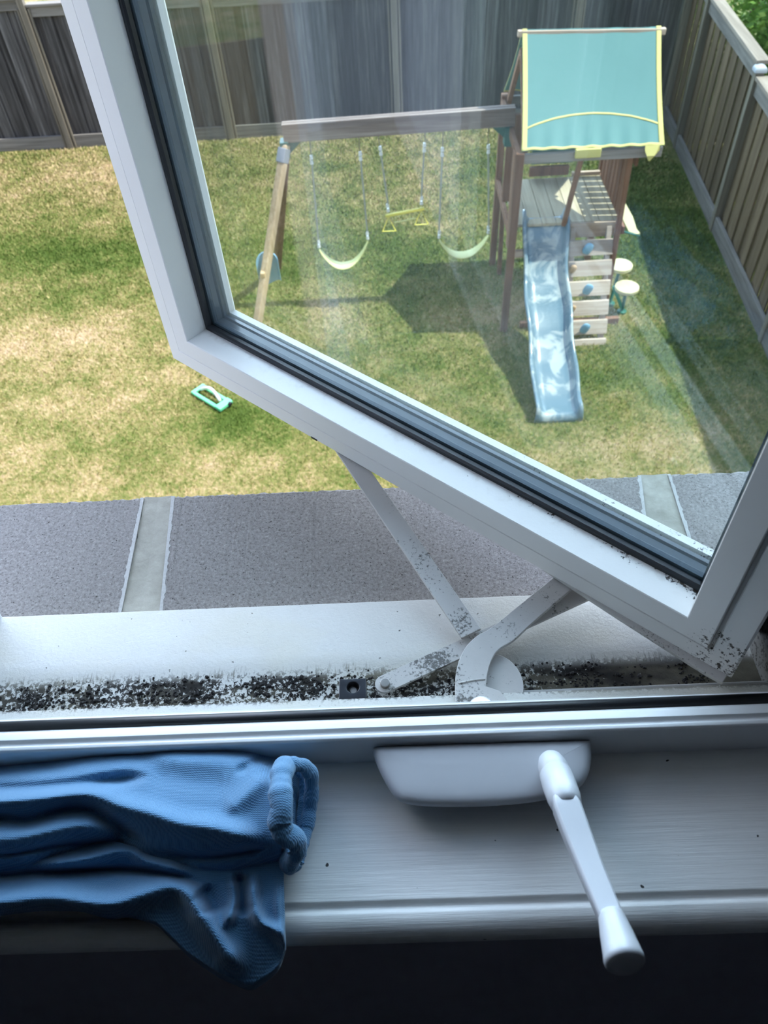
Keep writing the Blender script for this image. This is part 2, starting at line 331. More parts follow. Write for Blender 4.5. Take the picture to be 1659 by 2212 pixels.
# wooden stool with a grooved, rounded nose
prof = [(.193, 0), (.1145, 0), (.1125, -.0022), (.1105, -.0022), (.1085, -.0002), (.104, -.0006), (.0995, -.003), (.0965, -.0075), (.0962, -.012), (.0985, -.0165), (.103, -.019), (.135, -.019), (.193, -.019)]
st = structure(MB().extrude_x(prof, -.6, .6).build('trim_1', PWOOD, bevel=.0008)); tag(st, 'cream painted wooden window stool with brush marks and a grooved nose', 'window stool')
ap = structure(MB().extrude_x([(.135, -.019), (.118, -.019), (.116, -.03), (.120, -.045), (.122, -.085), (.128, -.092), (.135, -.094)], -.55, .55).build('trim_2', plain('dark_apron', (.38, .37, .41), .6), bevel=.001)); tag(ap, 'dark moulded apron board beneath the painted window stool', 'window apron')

# fixed window frame
WF = bpy.data.objects.new('window_1', None); COL.objects.link(WF); WF.location = (-.03, .2, 0); WF['kind'] = 'structure'
tag(WF, 'white vinyl casement window frame with a mouldy sill track', 'window frame')
prof = [(.192, .0), (.192, .0302), (.1932, .0314), (.1952, .0314), (.1962, .0300), (.1975, .0294), (.1988, .0300), (.1995, .0312), (.2035, .0300), (.2055, .0292), (.2075, .027), (.2095, .027), (.212, .027), (.2165, .0235), (.2185, .018), (.2215, .014), (.2215, -.030), (.192, -.03)]
MB().extrude_x(prof, XL, XR).build('frame_rail', CLEANV, WF, bevel=.0004)
prof = [(.2214, .012), (.2235, .0115), (.2248, .004), (.2258, .0015), (.2345, .0), (.2352, -.006), (.2368, -.011), (.2395, -.012), (.255, -.0126), (.266, -.0119), (.276, -.0124), (.300, -.0165), (.3235, -.0218), (.3245, -.0232), (.3245, -.034), (.2214, -.034)]
MB().extrude_x(prof, XL, XR+.03).build('sill_track', TRACK, WF, bevel=.0004, label='dirty sill track speckled with black mould')
p = []
for k in range(10): a = math.pi*k/9; p.append((.2104+.0040*math.cos(a), .0252+.0045*math.sin(a)))
MB().extrude_x(p+[(.2066, .02), (.215, .02)], XL, XR).build('weatherstrip', BLACKR, WF, smooth=True, label='black rubber bulb weatherstrip')
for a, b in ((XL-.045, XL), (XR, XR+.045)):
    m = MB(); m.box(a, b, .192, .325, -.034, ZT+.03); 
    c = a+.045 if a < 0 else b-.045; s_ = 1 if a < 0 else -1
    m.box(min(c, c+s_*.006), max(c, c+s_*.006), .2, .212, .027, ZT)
    m.build('jamb', CLEANV if a < 0 else m_vinyl('shade_and_mould_vinyl', (.20, .195, .185), .9, .56, .5), WF, bevel=.001)  # right jamb: shade painted into the dark base, plus mould specks
MB().box(XL, XR, .192, .325, ZT, ZT+.03).build('head', CLEANV, WF, bevel=.001)

# ------------------------------------------------------------------ stone sill outside
def stone(x0a, x1a, x0b, x1b, name, label):        # a: inner edge (y .30), b: outer edge (y .4512)
    m = MB(); n = 160; zt = -.0345; rings = []
    yy = [(.318, zt), (.4490, zt), (.4515, zt-.0022), (.4522, zt-.006), (.4522, -.115), (.318, -.115)]
    for i in range(n+1):
        s = i/n; r = []
        for k, (y, z) in enumerate(yy):
            f = (y-.318)/.133; x = (x0a+(x1a-x0a)*s)*(1-f)+(x0b+(x1b-x0b)*s)*f
            j = random.gauss(0, .00035) if k in (1, 2, 3) else 0
            r.append((x, y+j, z+j*.6))
        rings.append(r)
    m.loft(rings); o = m.build(name, STONE); tag(o, label, 'stone sill block', 'cast stone blocks of the outer window sill'); return o
yj = lambda px, py: at(px, py, -.0345)
la, lb = yj(263, 1318), yj(312, 1070); ra, rb = yj(345, 1314), yj(371, 1066)
qa, qb = yj(1408, 1212), yj(1384, 1024); sa, sb = yj(1503, 1215), yj(1440, 1020)
ext = lambda a, b, y: a[0]+(b[0]-a[0])*(y-a[1])/(b[1]-a[1])
X = [[ext(a, b, y) for y in (.318, .4515)] for a, b in ((la, lb), (ra, rb), (qa, qb), (sa, sb))]
stone(-.745, X[0][0], -.745, X[0][1], 'sill_stone', 'grey cast stone sill block left of the left mortar joint')
stone(X[1][0], X[2][0], X[1][1], X[2][1], 'sill_stone', 'long grey cast stone sill block between the two mortar joints, under the open sash')
stone(X[3][0], .795, X[3][1], .795, 'sill_stone', 'grey cast stone sill block right of the right mortar joint, seen through the glass')
def joint(i, label):
    m = MB(); (a0, a1), (b0, b1) = X[i], X[i+1]; n = 24; rings = []
    for k in range(n+1):
        f = k/n; y = .318+.1345*f; z = -.0352-.0012*math.sin(f*3)
        xa = a0+(a1-a0)*f+random.gauss(0, .0003); xb = b0+(b1-b0)*f+random.gauss(0, .0003); c = (xa+xb)/2
        rings.append([(xa, y, z), (c, y, z-.001), (xb, y, z), (xb, y, -.112), (xa, y, -.112)])
    m.loft(rings); o = m.build('mortar_joint', MORTAR, smooth=False); tag(o, label, 'mortar joint')
    for sx, (e0, e1) in ((-1, X[i]), (1, X[i+1])):
        r = MB(); rg = []
        for k in range(61):
            f = k/60; y = .318+.133*f; x = e0+(e1-e0)*f; wd = .0022+abs(random.gauss(0, .0007))
            rg.append([(x, y, -.0343), (x+sx*wd, y, -.0343), (x+sx*wd, y, -.0352), (x, y, -.0352)])
        r.loft(rg); r.build('mortar_smear', RESIDUE, o, label='whitish smear of dried mortar')
joint(0, 'beige mortar joint in the stone sill, at the left below the open gap')
joint(2, 'beige mortar joint in the stone sill, seen through the glass at the right')

# ------------------------------------------------------------------ sash (casement, hinged at the right, open)
HG = np.array([.196, .234, 0.]); UD = np.array([-.7571, .6533, 0.]); ND = np.array([.6533, .7571, 0.]); SW = .5385; SZ = .010; SH = 1.13
def S(u, w_, z): return HG+UD*u+ND*w_+np.array([0, 0, z])
sash = bpy.data.objects.new('sash', None); COL.objects.link(sash); sash.parent = WF; sash.location = Vector(HG+np.array([0, 0, SZ]))-WF.location
sash['label'] = 'white vinyl casement sash swung open over the stone sill'
pf = [(-.0026, .0040), (-.0012, .0026), (.0136, .0020), (.0143, .0028), (.0147, .0075), (.0168, .0075), (.0171, .0006), (.0177, 0), (.0344, 0), (.0350, .0006), (.0350, .0458), (.0410, .0475), (.0412, .0530), (.037, .057), (-.0022, .057)]
MB().loft([[S(t, w_, SZ+t) for t, w_ in pf], [S(SW-t, w_, SZ+t) for t, w_ in pf]]).build('bottom_rail', SASH, sash)
MB().loft([[S(t, w_, SZ+SH-t) for t, w_ in pf], [S(SW-t, w_, SZ+SH-t) for t, w_ in pf]]).build('top_rail', SASH, sash)
MB().loft([[S(t, w_, SZ+t) for t, w_ in pf], [S(t, w_, SZ+SH-t) for t, w_ in pf]]).build('stile', SASH, sash)
MB().loft([[S(SW-t, w_, SZ+t) for t, w_ in pf], [S(SW-t, w_, SZ+SH-t) for t, w_ in pf]]).build('stile', SASH, sash)
def ringpart(prof, name, mat, **k):
    m = MB(); C4 = [lambda t: (t, SZ+t), lambda t: (SW-t, SZ+t), lambda t: (SW-t, SZ+SH-t), lambda t: (t, SZ+SH-t)]
    rg = [[S(c(t)[0], w_, c(t)[1]) for t, w_ in prof] for c in C4]; rg.append(rg[0]); m.loft(rg, cap=False); return m.build(name, mat, sash, **k)
ringpart([(.0352, .0222), (.0376, .0226), (.0385, .0245), (.0385, .0278), (.0352, .0278)], 'glazing_gasket', BLACKR, label='black rubber glazing gasket')
ringpart([(.0352, .0294), (.0402, .0294), (.0404, .0330), (.0390, .0345), (.0390, .0400), (.0404, .0415), (.0402, .0446), (.0352, .0446)], 'glazing_spacer', SPACER, label='dark grey spacer bar between the panes')
for w0 in (.0279, .0448):
    m = MB(); r = [[S(u, w_, z) for u, z in ((.0356, SZ+.0356), (SW-.0356, SZ+.0356), (SW-.0356, SZ+SH-.0356), (.0356, SZ+SH-.0356))] for w_ in (w0, w0+.0010)]
    m.loft(r).build('glass_pane', GLASS, sash)
m = MB(); m.loft([[S(u, w_+o, z) for w_, z in ((.0, SZ-.0008), (.001, SZ-.0050), (.012, SZ-.006), (.016, SZ-.0008))] for u, o in ((.0, -.0042), (.012, -.0045), (.075, -.0008), (.135, .0035))]).build('sash_track', ARM, sash, bevel=.0006, label='grimy metal guide track under the bottom rail')
m = MB(); m.loft([[S(u, w_, z) for w_, z in ((.002, SZ-.0002), (.002, SZ-.0016), (.006, SZ-.0016), (.006, SZ-.0002))] for u in (.3535, .360)]).build('end_clip', BLACKR, sash)

# ------------------------------------------------------------------ crank linkage
lk = empty('operator_linkage', tuple(at(1045, 1515, .0)), 'grey steel crank linkage arms crossing from the sill track to the open sash', 'window hardware')
def plate(pts, z0, th, name, mat, **k):
    return MB().prism([at(x, y, z0+th) for x, y in pts], z0, z0+th).build(name, mat, lk, bevel=.0005, **k)
def cat(P, n):                                  # Catmull-Rom through the points
    P = np.array(P, float); Q = np.vstack([2*P[0]-P[1], P, 2*P[-1]-P[-2]]); out = []
    for s in np.linspace(0, len(P)-1-1e-6, n):
        i = int(s); t = s-i; a, b, c, d = Q[i:i+4]; out.append(.5*((2*b)+(c-a)*t+(2*a-5*b+4*c-d)*t*t+(3*b-a-3*c+d)*t**3))
    return np.array(out)
# long support bar pivoted in the track
def strip(c0, c1, half, z0, z1, th, name, mat, round0=False, **k):
    a = at(*c0, z0); b = at(*c1, z1); d = (b-a); d[2] = 0; Ld = np.hypot(*d[:2]); d /= Ld; nn = np.array([-d[1], d[0], 0]); rings = []
    ts = [-half*math.cos(q) for q in np.linspace(0, math.pi/2, 8)][:-1]+[0] if round0 else [0]
    prof = []
    for q in ts: prof.append((q, math.sqrt(max(half*half-q*q, 1e-9))))
    prof += [(Ld, half)]
    for q, h in prof:
        f = max(q, 0)/Ld; c = a+d*q; zz = z0+(z1-z0)*f
        rings.append([(*(c+nn*h)[:2], zz), (*(c-nn*h)[:2], zz), (*(c-nn*h)[:2], zz+th), (*(c+nn*h)[:2], zz+th)])
    return MB().loft(rings).build(name, mat, lk, bevel=.0004, **k)
strip((831, 1480), (1300, 1266), .0063, -.0080, -.0030, .0022, 'support_bar', ARM, True, label='mould-speckled straight support bar')
strip((1018, 1372), (735, 958), .0076, -.0010, .0052, .0024, 'track_arm', ARM, label='long flat arm reaching to the sash')
c0 = at(832, 1476, -.004)
MB().tube([c0-np.array([0, 0, .004]), c0+np.array([0, 0, .0012])], .0032, 20).build('pivot_rivet', STEEL, lk, bevel=.0004, label='brown steel pivot rivet')
dc = at(1061, 1468, -.003); R_ = .0203
MB().prism([(dc[0]+R_*math.cos(a), dc[1]-.004+R_*1.12*math.sin(a)) for a in np.linspace(0, 2*math.pi, 48, endpoint=False)], -.0042, -.0015).build('gear_plate', ARM, lk, bevel=.0005, label='round grey gear plate')
outer = [(986, 1545), (983, 1500), (984, 1460), (992, 1425), (1008, 1395), (1032, 1372), (1062, 1355), (1120, 1308), (1190, 1252), (1250, 1204)]
inner = [(1290, 1228), (1228, 1278), (1150, 1345), (1110, 1382), (1078, 1402), (1062, 1425), (1053, 1455), (1050, 1482), (1080, 1492), (1098, 1515), (1108, 1550)]
outer = [tuple(q) for q in cat(outer, 40)]; inner = [tuple(q) for q in cat(inner[:8], 30)]+inner[8:]
plate(outer+inner, .0012, .0030, 'curved_arm', ARM, label='hooked grey arm curling over the gear plate')
arc = [at(991+ (1048-991)*k/12, 1478-9*math.sin(math.pi*k/24)-2, .0044) for k in range(13)]
MB().tube(arc, .0006, 8).build('arm_rib', ARM, lk)
cap = at(1041, 1529, .006); MB().loft([[(cap[0]+r*math.cos(a), cap[1]+r*math.sin(a), z) for a in np.linspace(0, 2*math.pi, 32, endpoint=False)] for r, z in ((.0085, .0035), (.0085, .0052), (.0072, .0064), (.0035, .0071))]).build('rivet_cap', SHINY, lk, smooth=True, label='shiny domed rivet head')
m = MB(); a = at(745, 1517, -.002); b = at(985, 1506, -.002); m.tube([a, b, at(1400, 1492, -.002)], .0011, 8).build('drive_rail', BLACKR, lk, label='thin dark rail in the track')
strip((1128, 1499), (1659, 1478), .0011, -.0095, -.0095, .003, 'guide_rail', plain('guide_metal', (.42, .42, .41), .4), label='thin pale metal guide rail')
# black stop block
pc = at(762, 1492, -.006)
blk = empty('stop_block', (pc[0], pc[1], -.0125), 'small black plastic stop block with a screw hole, in the mouldy track', 'stop block')
hx, hy = .0088, .0074; m = MB(); z0, z1 = -.0125, -.0035; n = 24; ctr = (pc[0]+.0003, pc[1]+.0012)
def rect_pt(a):
    c, s = math.cos(a), math.sin(a); k = 1/max(abs(c)/hx, abs(s)/hy); return (pc[0]+c*k, pc[1]+s*k)
angs = sorted(list(np.linspace(0, 2*math.pi, n, endpoint=False))+[math.atan2(s1*hy, s0*hx) % (2*math.pi) for s0 in (1, -1) for s1 in (1, -1)])
m.loft([[(*rect_pt(a), z0) for a in angs], [(*rect_pt(a), z1) for a in angs], [(ctr[0]+.0042*math.cos(a), ctr[1]+.0040*math.sin(a), z1) for a in angs], [(ctr[0]+.0036*math.cos(a), ctr[1]+.0034*math.sin(a), z1-.005) for a in angs]])
m.build('block_body', BLACKP, blk, bevel=.0005)
MB().tube([(ctr[0], ctr[1], z1-.0075), (ctr[0], ctr[1], z1-.0042)], .0022, 12).build('screw', STEEL, blk)

# ------------------------------------------------------------------ crank operator
ck = empty('window_crank', (.06, .17, 0), 'white crank operator with its folding handle pointing into the room', 'window crank')
cvp = cat([(830, 1612.5), (1000, 1607), (1250, 1600), (1270, 1601), (1276, 1608), (1277, 1640), (1271, 1672), (1256, 1697), (1220, 1718), (1150, 1733), (1050, 1742), (950, 1743), (885, 1738), (857, 1726), (835, 1695), (815, 1655), (806, 1625), (809, 1615), (830, 1612.5)], 110)[:-1]
def covring(f, z):                             # rings closing from the outline onto a spine
    o = []
    for x, y in cvp:
        qx = min(max(x, 905), 1185); X_ = x+(qx-x)*f; Y_ = y+(1650-y)*f; o.append(tuple(at(X_, Y_, z+.0045*(1742-Y_)/140)))
    return o
MB().loft([covring(f, z) for f, z in ((.13, .002), (.06, .007), (.015, .0125), (0, .0160), (.02, .0182), (.06, .0198), (.12, .0208), (.2, .0214), (.32, .0218), (.5, .0221), (.75, .0223), (.97, .0224))]).build('operator_cover', CRANKM, ck, smooth=True)
def lathe(a, b, radii, n=32):
    a = Vector(a); b = Vector(b); m = MB(); m.tube([a.lerp(b, f) for f, r in radii], [r for f, r in radii], n); return m
h0 = at(1186, 1634, .030); h1 = at(1226, 1745, .052)
lathe(h0, h1, [(0, .002), (.02, .0048), (.08, .0066), (.2, .0079), (.36, .0086), (.37, .0083), (.385, .0087), (.6, .0090), (.8, .0088), (.93, .0080), (1, .006)]).build('handle_hub', CRANKM, ck, smooth=True)
A0 = Vector(at(1212, 1712, .0505)); A1 = Vector(at(1322, 1990, .064)); axis = (A1-A0).normalized(); side = Vector((1, 0, 0)); side = (side-axis*side.dot(axis)).normalized(); upn = side.cross(axis)
if upn.z < 0: upn = -upn
rings = []
for f, wd, th in ((0, .0040, .0034), (.06, .0062, .005), (.14, .0072, .0056), (.3, .0070, .0052), (.6, .0062, .0046), (1, .0056, .0042)):
    c = A0.lerp(A1, f)+upn*(-.002*math.sin(f*math.pi)); r = []
    for i, j in ((-1, -.4), (-.7, -1), (.7, -1), (1, -.4), (1, .7), (.82, 1), (-.82, 1), (-1, .7)): r.append(c+side*(wd*i)+upn*(th*j))
    rings.append(r)
MB().loft(rings).build('handle_arm', CRANKM, ck, bevel=.0006, seg=3)
K0 = Vector(at(1318, 1972, .064)); K1 = Vector(at(1352, 2085, .073))
lathe(K0, K1, [(0, .0045), (.02, .0054), (.1, .0060), (.4, .0073), (.75, .0083), (.88, .0088), (.95, .0087), (.985, .0078), (1, .0055)]).build('handle_knob', CRANKM, ck, smooth=True)

# ------------------------------------------------------------------ blue knitted garment over the stool
gm = empty('knit_garment', tuple(at(300, 1800, .0)), 'blue knitted garment with a rolled cuff lying crumpled over the window stool', 'garment')
def pline(P, n):
    P = np.array(P, float); d = np.r_[0, np.cumsum(np.hypot(*np.diff(P, axis=0).T[:2]))]; s = np.linspace(0, d[-1], n)
    # smooth interpolation
    out = np.stack([np.interp(s, d, P[:, i]) for i in range(P.shape[1])], 1); k = max(3, n//28); ker = np.ones(k)/k
    pad = np.pad(out, ((k, k), (0, 0)), mode='edge'); sm = np.stack([np.convolve(pad[:, i], ker, 'same')[k:-k] for i in range(P.shape[1])], 1); sm[0] = out[0]; sm[-1] = out[-1]; return sm
def ridge(X_, Y_, P, amp, wd):
    P = cat(P, len(P)*5); best = np.full(X_.shape, 1e9); S_ = np.zeros(X_.shape); cum = np.r_[0, np.cumsum(np.hypot(*np.diff(P, axis=0).T))]; T_ = cum[-1]
    for k, ((x0, y0), (x1, y1)) in enumerate(zip(P[:-1], P[1:])):
        dx, dy = x1-x0, y1-y0; t = np.clip(((X_-x0)*dx+(Y_-y0)*dy)/(dx*dx+dy*dy), 0, 1); d = np.hypot(X_-x0-t*dx, Y_-y0-t*dy); m_ = d < best
        best = np.where(m_, d, best); S_ = np.where(m_, cum[k]+t*(cum[k+1]-cum[k]), S_)
    e = min(70., T_*.25); tp = np.clip(np.minimum(S_, T_-S_)/e, 0, 1); tp = np.where((P[0][0] < -100) & (S_ < T_/2), 1, tp); tp = tp*tp*(3-2*tp)
    return amp*tp*np.exp(-(best/(wd*(.75+.35*tp)))**2)
def smoothn(X_, Y_, sc, seed):
    r = np.random.default_rng(seed); o = 0
    for k in range(7):
        a = r.uniform(0, 6.28); b = r.uniform(0, 6.28); f = sc*r.uniform(.6, 1.9); o = o+np.sin((X_*math.cos(a)*.6+Y_*math.sin(a))*f+b)
    return o/7
def sheet(T, B, hf, name, nx=230, ny=120, thick=.0016):
    T = pline(T, nx); B = pline(B, nx); t = np.linspace(0, 1, ny)[:, None]
    X_ = T[None, :, 0]*(1-t)+B[None, :, 0]*t; Y_ = T[None, :, 1]*(1-t)+B[None, :, 1]*t
    Z = hf(X_, Y_, np.broadcast_to(t, X_.shape)); m = MB(); vs = [tuple(at(X_[j, i], Y_[j, i], Z[j, i])) for j in range(ny) for i in range(nx)]
    fs = [(j*nx+i, j*nx+i+1, (j+1)*nx+i+1, (j+1)*nx+i) for j in range(ny-1) for i in range(nx-1)]
    m.add(vs, fs); return m.build(name, KNIT, gm, smooth=True, solid=thick)
def h_upper(X_, Y_, t):
    z = .010+.024*(1-np.abs(2*t-1)**3.2)
    z += ridge(X_, Y_, [(-150, 1735), (0, 1727), (87, 1718), (174, 1711), (217, 1722), (260, 1740), (325, 1757), (390, 1779), (456, 1788), (521, 1803), (580, 1812)], .0095, 24)
    z -= ridge(X_, Y_, [(-150, 1712), (0, 1706), (87, 1702), (174, 1693), (260, 1684), (330, 1676)], .0085, 13)
    z -= ridge(X_, Y_, [(-150, 1775), (0, 1768), (60, 1772), (130, 1752), (190, 1750), (240, 1775), (280, 1805), (330, 1830)], .0080, 15)
    z += ridge(X_, Y_, [(-150, 1810), (0, 1815), (90, 1800), (180, 1785), (250, 1800)], .0035, 16)
    z += ridge(X_, Y_, [(300, 1622), (400, 1635), (520, 1640), (590, 1668)], .004, 22)
    z -= ridge(X_, Y_, [(300, 1668), (420, 1690), (520, 1700)], .003, 26)
    z += ridge(X_, Y_, [(480, 1760), (530, 1720), (580, 1665)], .0035, 18); z -= ridge(X_, Y_, [(505, 1675), (560, 1640), (600, 1655)], .0035, 9)
    z -= ridge(X_, Y_, [(330, 1842), (400, 1850), (470, 1850), (540, 1838), (600, 1828)], .0060, 9)
    z -= ridge(X_, Y_, [(-150, 1850), (0, 1846), (60, 1838), (120, 1826), (200, 1822), (270, 1815)], .0040, 7)
    z += .0006*smoothn(X_, Y_, .03, 3)
    return .0025+np.log1p(np.exp((z-.0025)/.003))*.003
sheet([(-170, 1668), (0, 1649), (110, 1634), (200, 1612), (300, 1602), (390, 1597), (470, 1597), (540, 1607), (585, 1628), (612, 1655)],
      [(-170, 1895), (0, 1888), (56, 1881), (152, 1849), (262, 1826), (304, 1859), (347, 1870), (434, 1891), (499, 1892), (560, 1878), (608, 1866)], h_upper, 'upper_sleeve')
def h_lower(X_, Y_, t):
    d = np.clip((Y_-1950)/190, 0, 1); z = .016-.020*d**1.3
    z += ridge(X_, Y_, [(-150, 1955), (0, 1948), (110, 1938), (230, 1952), (305, 1932), (370, 1915), (410, 1935), (440, 1985), (480, 2045), (515, 2085), (540, 2112)], .013, 26)
    z += ridge(X_, Y_, [(60, 1870), (170, 1858), (270, 1838), (320, 1862), (420, 1888)], .009, 13)
    z -= ridge(X_, Y_, [(-150, 1893), (0, 1893), (110, 1884), (300, 1880), (400, 1897), (450, 1915)], .008, 9)
    z -= ridge(X_, Y_, [(430, 1915), (455, 1950), (466, 1980)], .009, 20); z -= ridge(X_, Y_, [(515, 1880), (522, 1940), (528, 1985)], .010, 17)
    z += ridge(X_, Y_, [(498, 1885), (508, 1940), (492, 1990), (480, 2010)], .010, 11)
    z += ridge(X_, Y_, [(548, 1875), (545, 1940), (562, 1990), (600, 2015), (608, 2060)], .011, 15)
    z += ridge(X_, Y_, [(604, 1890), (600, 1960), (612, 2020), (610, 2080), (560, 2120)], .004, 8)
    z += .0010*smoothn(X_, Y_, .035, 5)
    fl = np.where(Y_ < 2008, .0036, .0036-.016*(Y_-2008)/140); z = fl+np.log1p(np.exp((z-fl)/.003))*.003
    return z-.010*np.clip((t-.94)/.06, 0, 1)**2*np.where(Y_ > 1990, 1, .2)
sheet([(-170, 1850), (0, 1850), (120, 1840), (240, 1815), (350, 1845), (480, 1865), (560, 1860), (612, 1860)],
      [(-170, 1985), (0, 1979), (87, 1968), (174, 1969), (239, 1987), (278, 1981), (339, 1998), (369, 2029), (412, 2072), (478, 2116), (543, 2143), (578, 2120), (605, 2095), (618, 2050)], h_lower, 'lower_sleeve', ny=150)
def hem(P, r, name, flat=.8):
    Q = pline(P, 90); wob = [r*(1+.07*math.sin(i*.31)+.03*math.sin(i*.83)) for i in range(90)]
    return MB().tube([at(*q) for q in Q], wob, 20, flat=flat).build(name, KNIT, gm, smooth=True)
hem([(618, 1650, .036), (608, 1672, .044), (606, 1715, .050), (610, 1745, .050), (604, 1775, .046), (612, 1800, .042), (634, 1812, .036), (642, 1835, .030), (630, 1850, .022), (622, 1866, .014)], .0062, 'rolled_cuff')
hem([(612, 1655, .036), (634, 1650, .038), (658, 1654, .034), (672, 1672, .028), (674, 1705, .020), (670, 1745, .013), (662, 1790, .010), (648, 1830, .011)], .0042, 'rolled_cuff')
hem([(640, 1660, .026), (655, 1680, .018), (656, 1720, .012), (650, 1760, .010), (648, 1800, .009)], .0026, 'rolled_cuff')
sheet([(606, 1655), (600, 1700), (602, 1760), (606, 1800), (626, 1840)], [(668, 1660), (672, 1700), (668, 1750), (660, 1795), (650, 1835)], lambda a, b, t: .040-.034*np.sin(np.clip(t*1.3, 0, 1)*math.pi/2)+.002*np.sin(t*14), 'cuff_lining', 60, 30)
hem([(620, 1862, .012), (628, 1868, .012), (637, 1866, .013), (644, 1850, .014), (646, 1830, .016)], .0044, 'rolled_cuff')
tk = MB().tube([at(633, 1868, .012), at(635, 1884, .010)], .0007, 6).build('loose_thread', KNIT, gm)

# ------------------------------------------------------------------ lawn
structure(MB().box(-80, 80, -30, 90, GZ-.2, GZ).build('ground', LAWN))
def grass_field(n):
    x = rng.uniform(-7.2, 4.0, n); y = rng.uniform(3.9, 12.25, n); k = x < 3.75+(y-6)*.062; x, y = x[k], y[k]; n = len(x)
    # keep clear of the slide foot and posts
    a = rng.uniform(0, 2*math.pi, n); lean = rng.uniform(.3, 1.3, n); ln = rng.uniform(.025, .055, n); hw = rng.uniform(.003, .0065, n)*(y/8)
    dx, dy = np.cos(a), np.sin(a); V = np.zeros((n, 4, 3), np.float32)
    b = rng.uniform(0, 2*math.pi, n); sx, sy = np.cos(b), np.sin(b)
    hz = ln*np.cos(lean*.8); hr = ln*np.sin(lean*.8)
    V[:, 0] = np.stack([x-sx*hw, y-sy*hw, np.full(n, GZ)], 1); V[:, 1] = np.stack([x+sx*hw, y+sy*hw, np.full(n, GZ)], 1)
    V[:, 2] = np.stack([x+sx*hw*.7+dx*hr*.5, y+sy*hw*.7+dy*hr*.5, GZ+hz*.62], 1); V[:, 3] = np.stack([x+dx*hr, y+dy*hr, GZ+hz], 1)
    V[:, :, 0] += 0; o3 = np.array([0, 8, GZ], np.float32); V -= o3
    me = bpy.data.meshes.new('lawn_grass'); me.vertices.add(4*n); me.vertices.foreach_set('co', V.reshape(-1))
    idx = (np.arange(n)[:, None]*4+np.array([0, 1, 2, 0, 2, 3])).reshape(-1).astype(np.int32)
    me.loops.add(6*n); me.loops.foreach_set('vertex_index', idx); me.polygons.add(2*n); me.polygons.foreach_set('loop_start', (np.arange(2*n)*3).astype(np.int32))
    me.update(calc_edges=True); at_ = me.attributes.new('tint', 'FLOAT', 'FACE'); at_.data.foreach_set('value', np.repeat(rng.random(n), 2).astype(np.float32))
    me.materials.append(BLADE); o = bpy.data.objects.new('lawn_grass', me); COL.objects.link(o); o.location = (0, 8, GZ)
    tag(o, 'patchy dry and green lawn grass across the back yard', 'grass', kind='stuff')
grass_field(300000)

# ------------------------------------------------------------------ fences
fb = empty('wooden_fence', (-2, 12.3, GZ), 'dark weathered board fence running across the far end of the yard', 'fence')
def bay(x0, x1, top, y=12.3):
    m = MB(); x = x0
    i = 0
    while x < x1-.01:
        wd = min(.14, x1-x); yy = y+.02 if i % 2 else y+.045; m.box(x-.012, x+wd+.012, yy, yy+.018, GZ+.03, GZ+top-.09); x += wd; i += 1
    m.build('board_panel', BOARD, fb)
    MB().box(x0, x1, y-.012, y+.028, GZ+top-.16, GZ+top-.03).build('top_rail', KICKX, fb, bevel=.003)
    MB().box(x0, x1, y-.05, y+.09, GZ+top-.03, GZ+top).build('cap_board', KICKX, fb, bevel=.003)
    MB().box(x0, x1, y-.012, y+.025, GZ, GZ+.19).build('kickboard', KICKX, fb, bevel=.004)
PX = [-10.1, -7.52, -4.95, -2.42, .16, 2.74, 4.22]; TOPS = [2.08, 2.04, 1.95, 1.93, 1.93, 1.93]
for i in range(6): bay(PX[i]+.05, PX[i+1]-.05, TOPS[i])
MB().box(4.17, 4.34, 12.31, 12.33, GZ, GZ+1.9).build('board_panel', BOARD, fb)
for x in PX[:-1]: MB().box(x-.045, x+.045, 12.23, 12.32, GZ, GZ+2.15).box(x+.062, x+.088, 12.26, 12.30, GZ, GZ+1.9).box(x-.088, x-.062, 12.26, 12.30, GZ, GZ+1.9).build('post', POSTM, fb, bevel=.004)
fr = empty('wooden_fence', (3.95, 8.9, GZ), 'brown board fence with a sunlit cap along the right side of the yard', 'fence')
P0 = Vector((4.21, 12.3, 0)); P1 = Vector((3.60, 3.0, 0)); fd = (P1-P0).normalized(); fnn = Vector((-fd.y, fd.x, 0))
if fnn.x < 0: fnn = -fnn
def FR(s, off, h): p = P0+fd*s+fnn*off; return (p.x, p.y, GZ+h)
def rbox(m, s0, s1, o0, o1, z0, z1): return m.loft([[FR(s, o, z) for o, z in ((o0, z0), (o1, z0), (o1, z1), (o0, z1))] for s in (s0, s1)])
SS = [.16, 1.15, 3.45, 5.72, 8.0]; RT = [1.86, 1.86, 1.80, 1.76, 1.72]
RT = [1.95, 1.90, 1.78, 1.76]
for i in range(4):
    m = MB(); s = SS[i]+.045; k = 0
    while s < SS[i+1]-.05:
        wd = min(.14, SS[i+1]-.045-s); o = .02 if k % 2 else .04; rbox(m, s-.006, s+wd-.008, o, o+.018, .02, RT[i]-.06); s += wd; k += 1
    m.build('board_panel', BOARDR, fr)
    m = MB(); rbox(m, SS[i]+.045, SS[i+1]-.045, -.012, .03, RT[i]-.19, RT[i]-.04); m.build('top_rail', KICKY, fr, bevel=.003)
    m = MB(); rbox(m, SS[i]+.045, SS[i+1]-.045, -.04, .10, RT[i]-.04, RT[i]); m.build('cap_board', CAPM, fr, bevel=.003)
    m = MB(); rbox(m, SS[i]+.045, SS[i+1]-.045, -.03, .015, 0, .20); m.build('kickboard', KICKY, fr, bevel=.004)
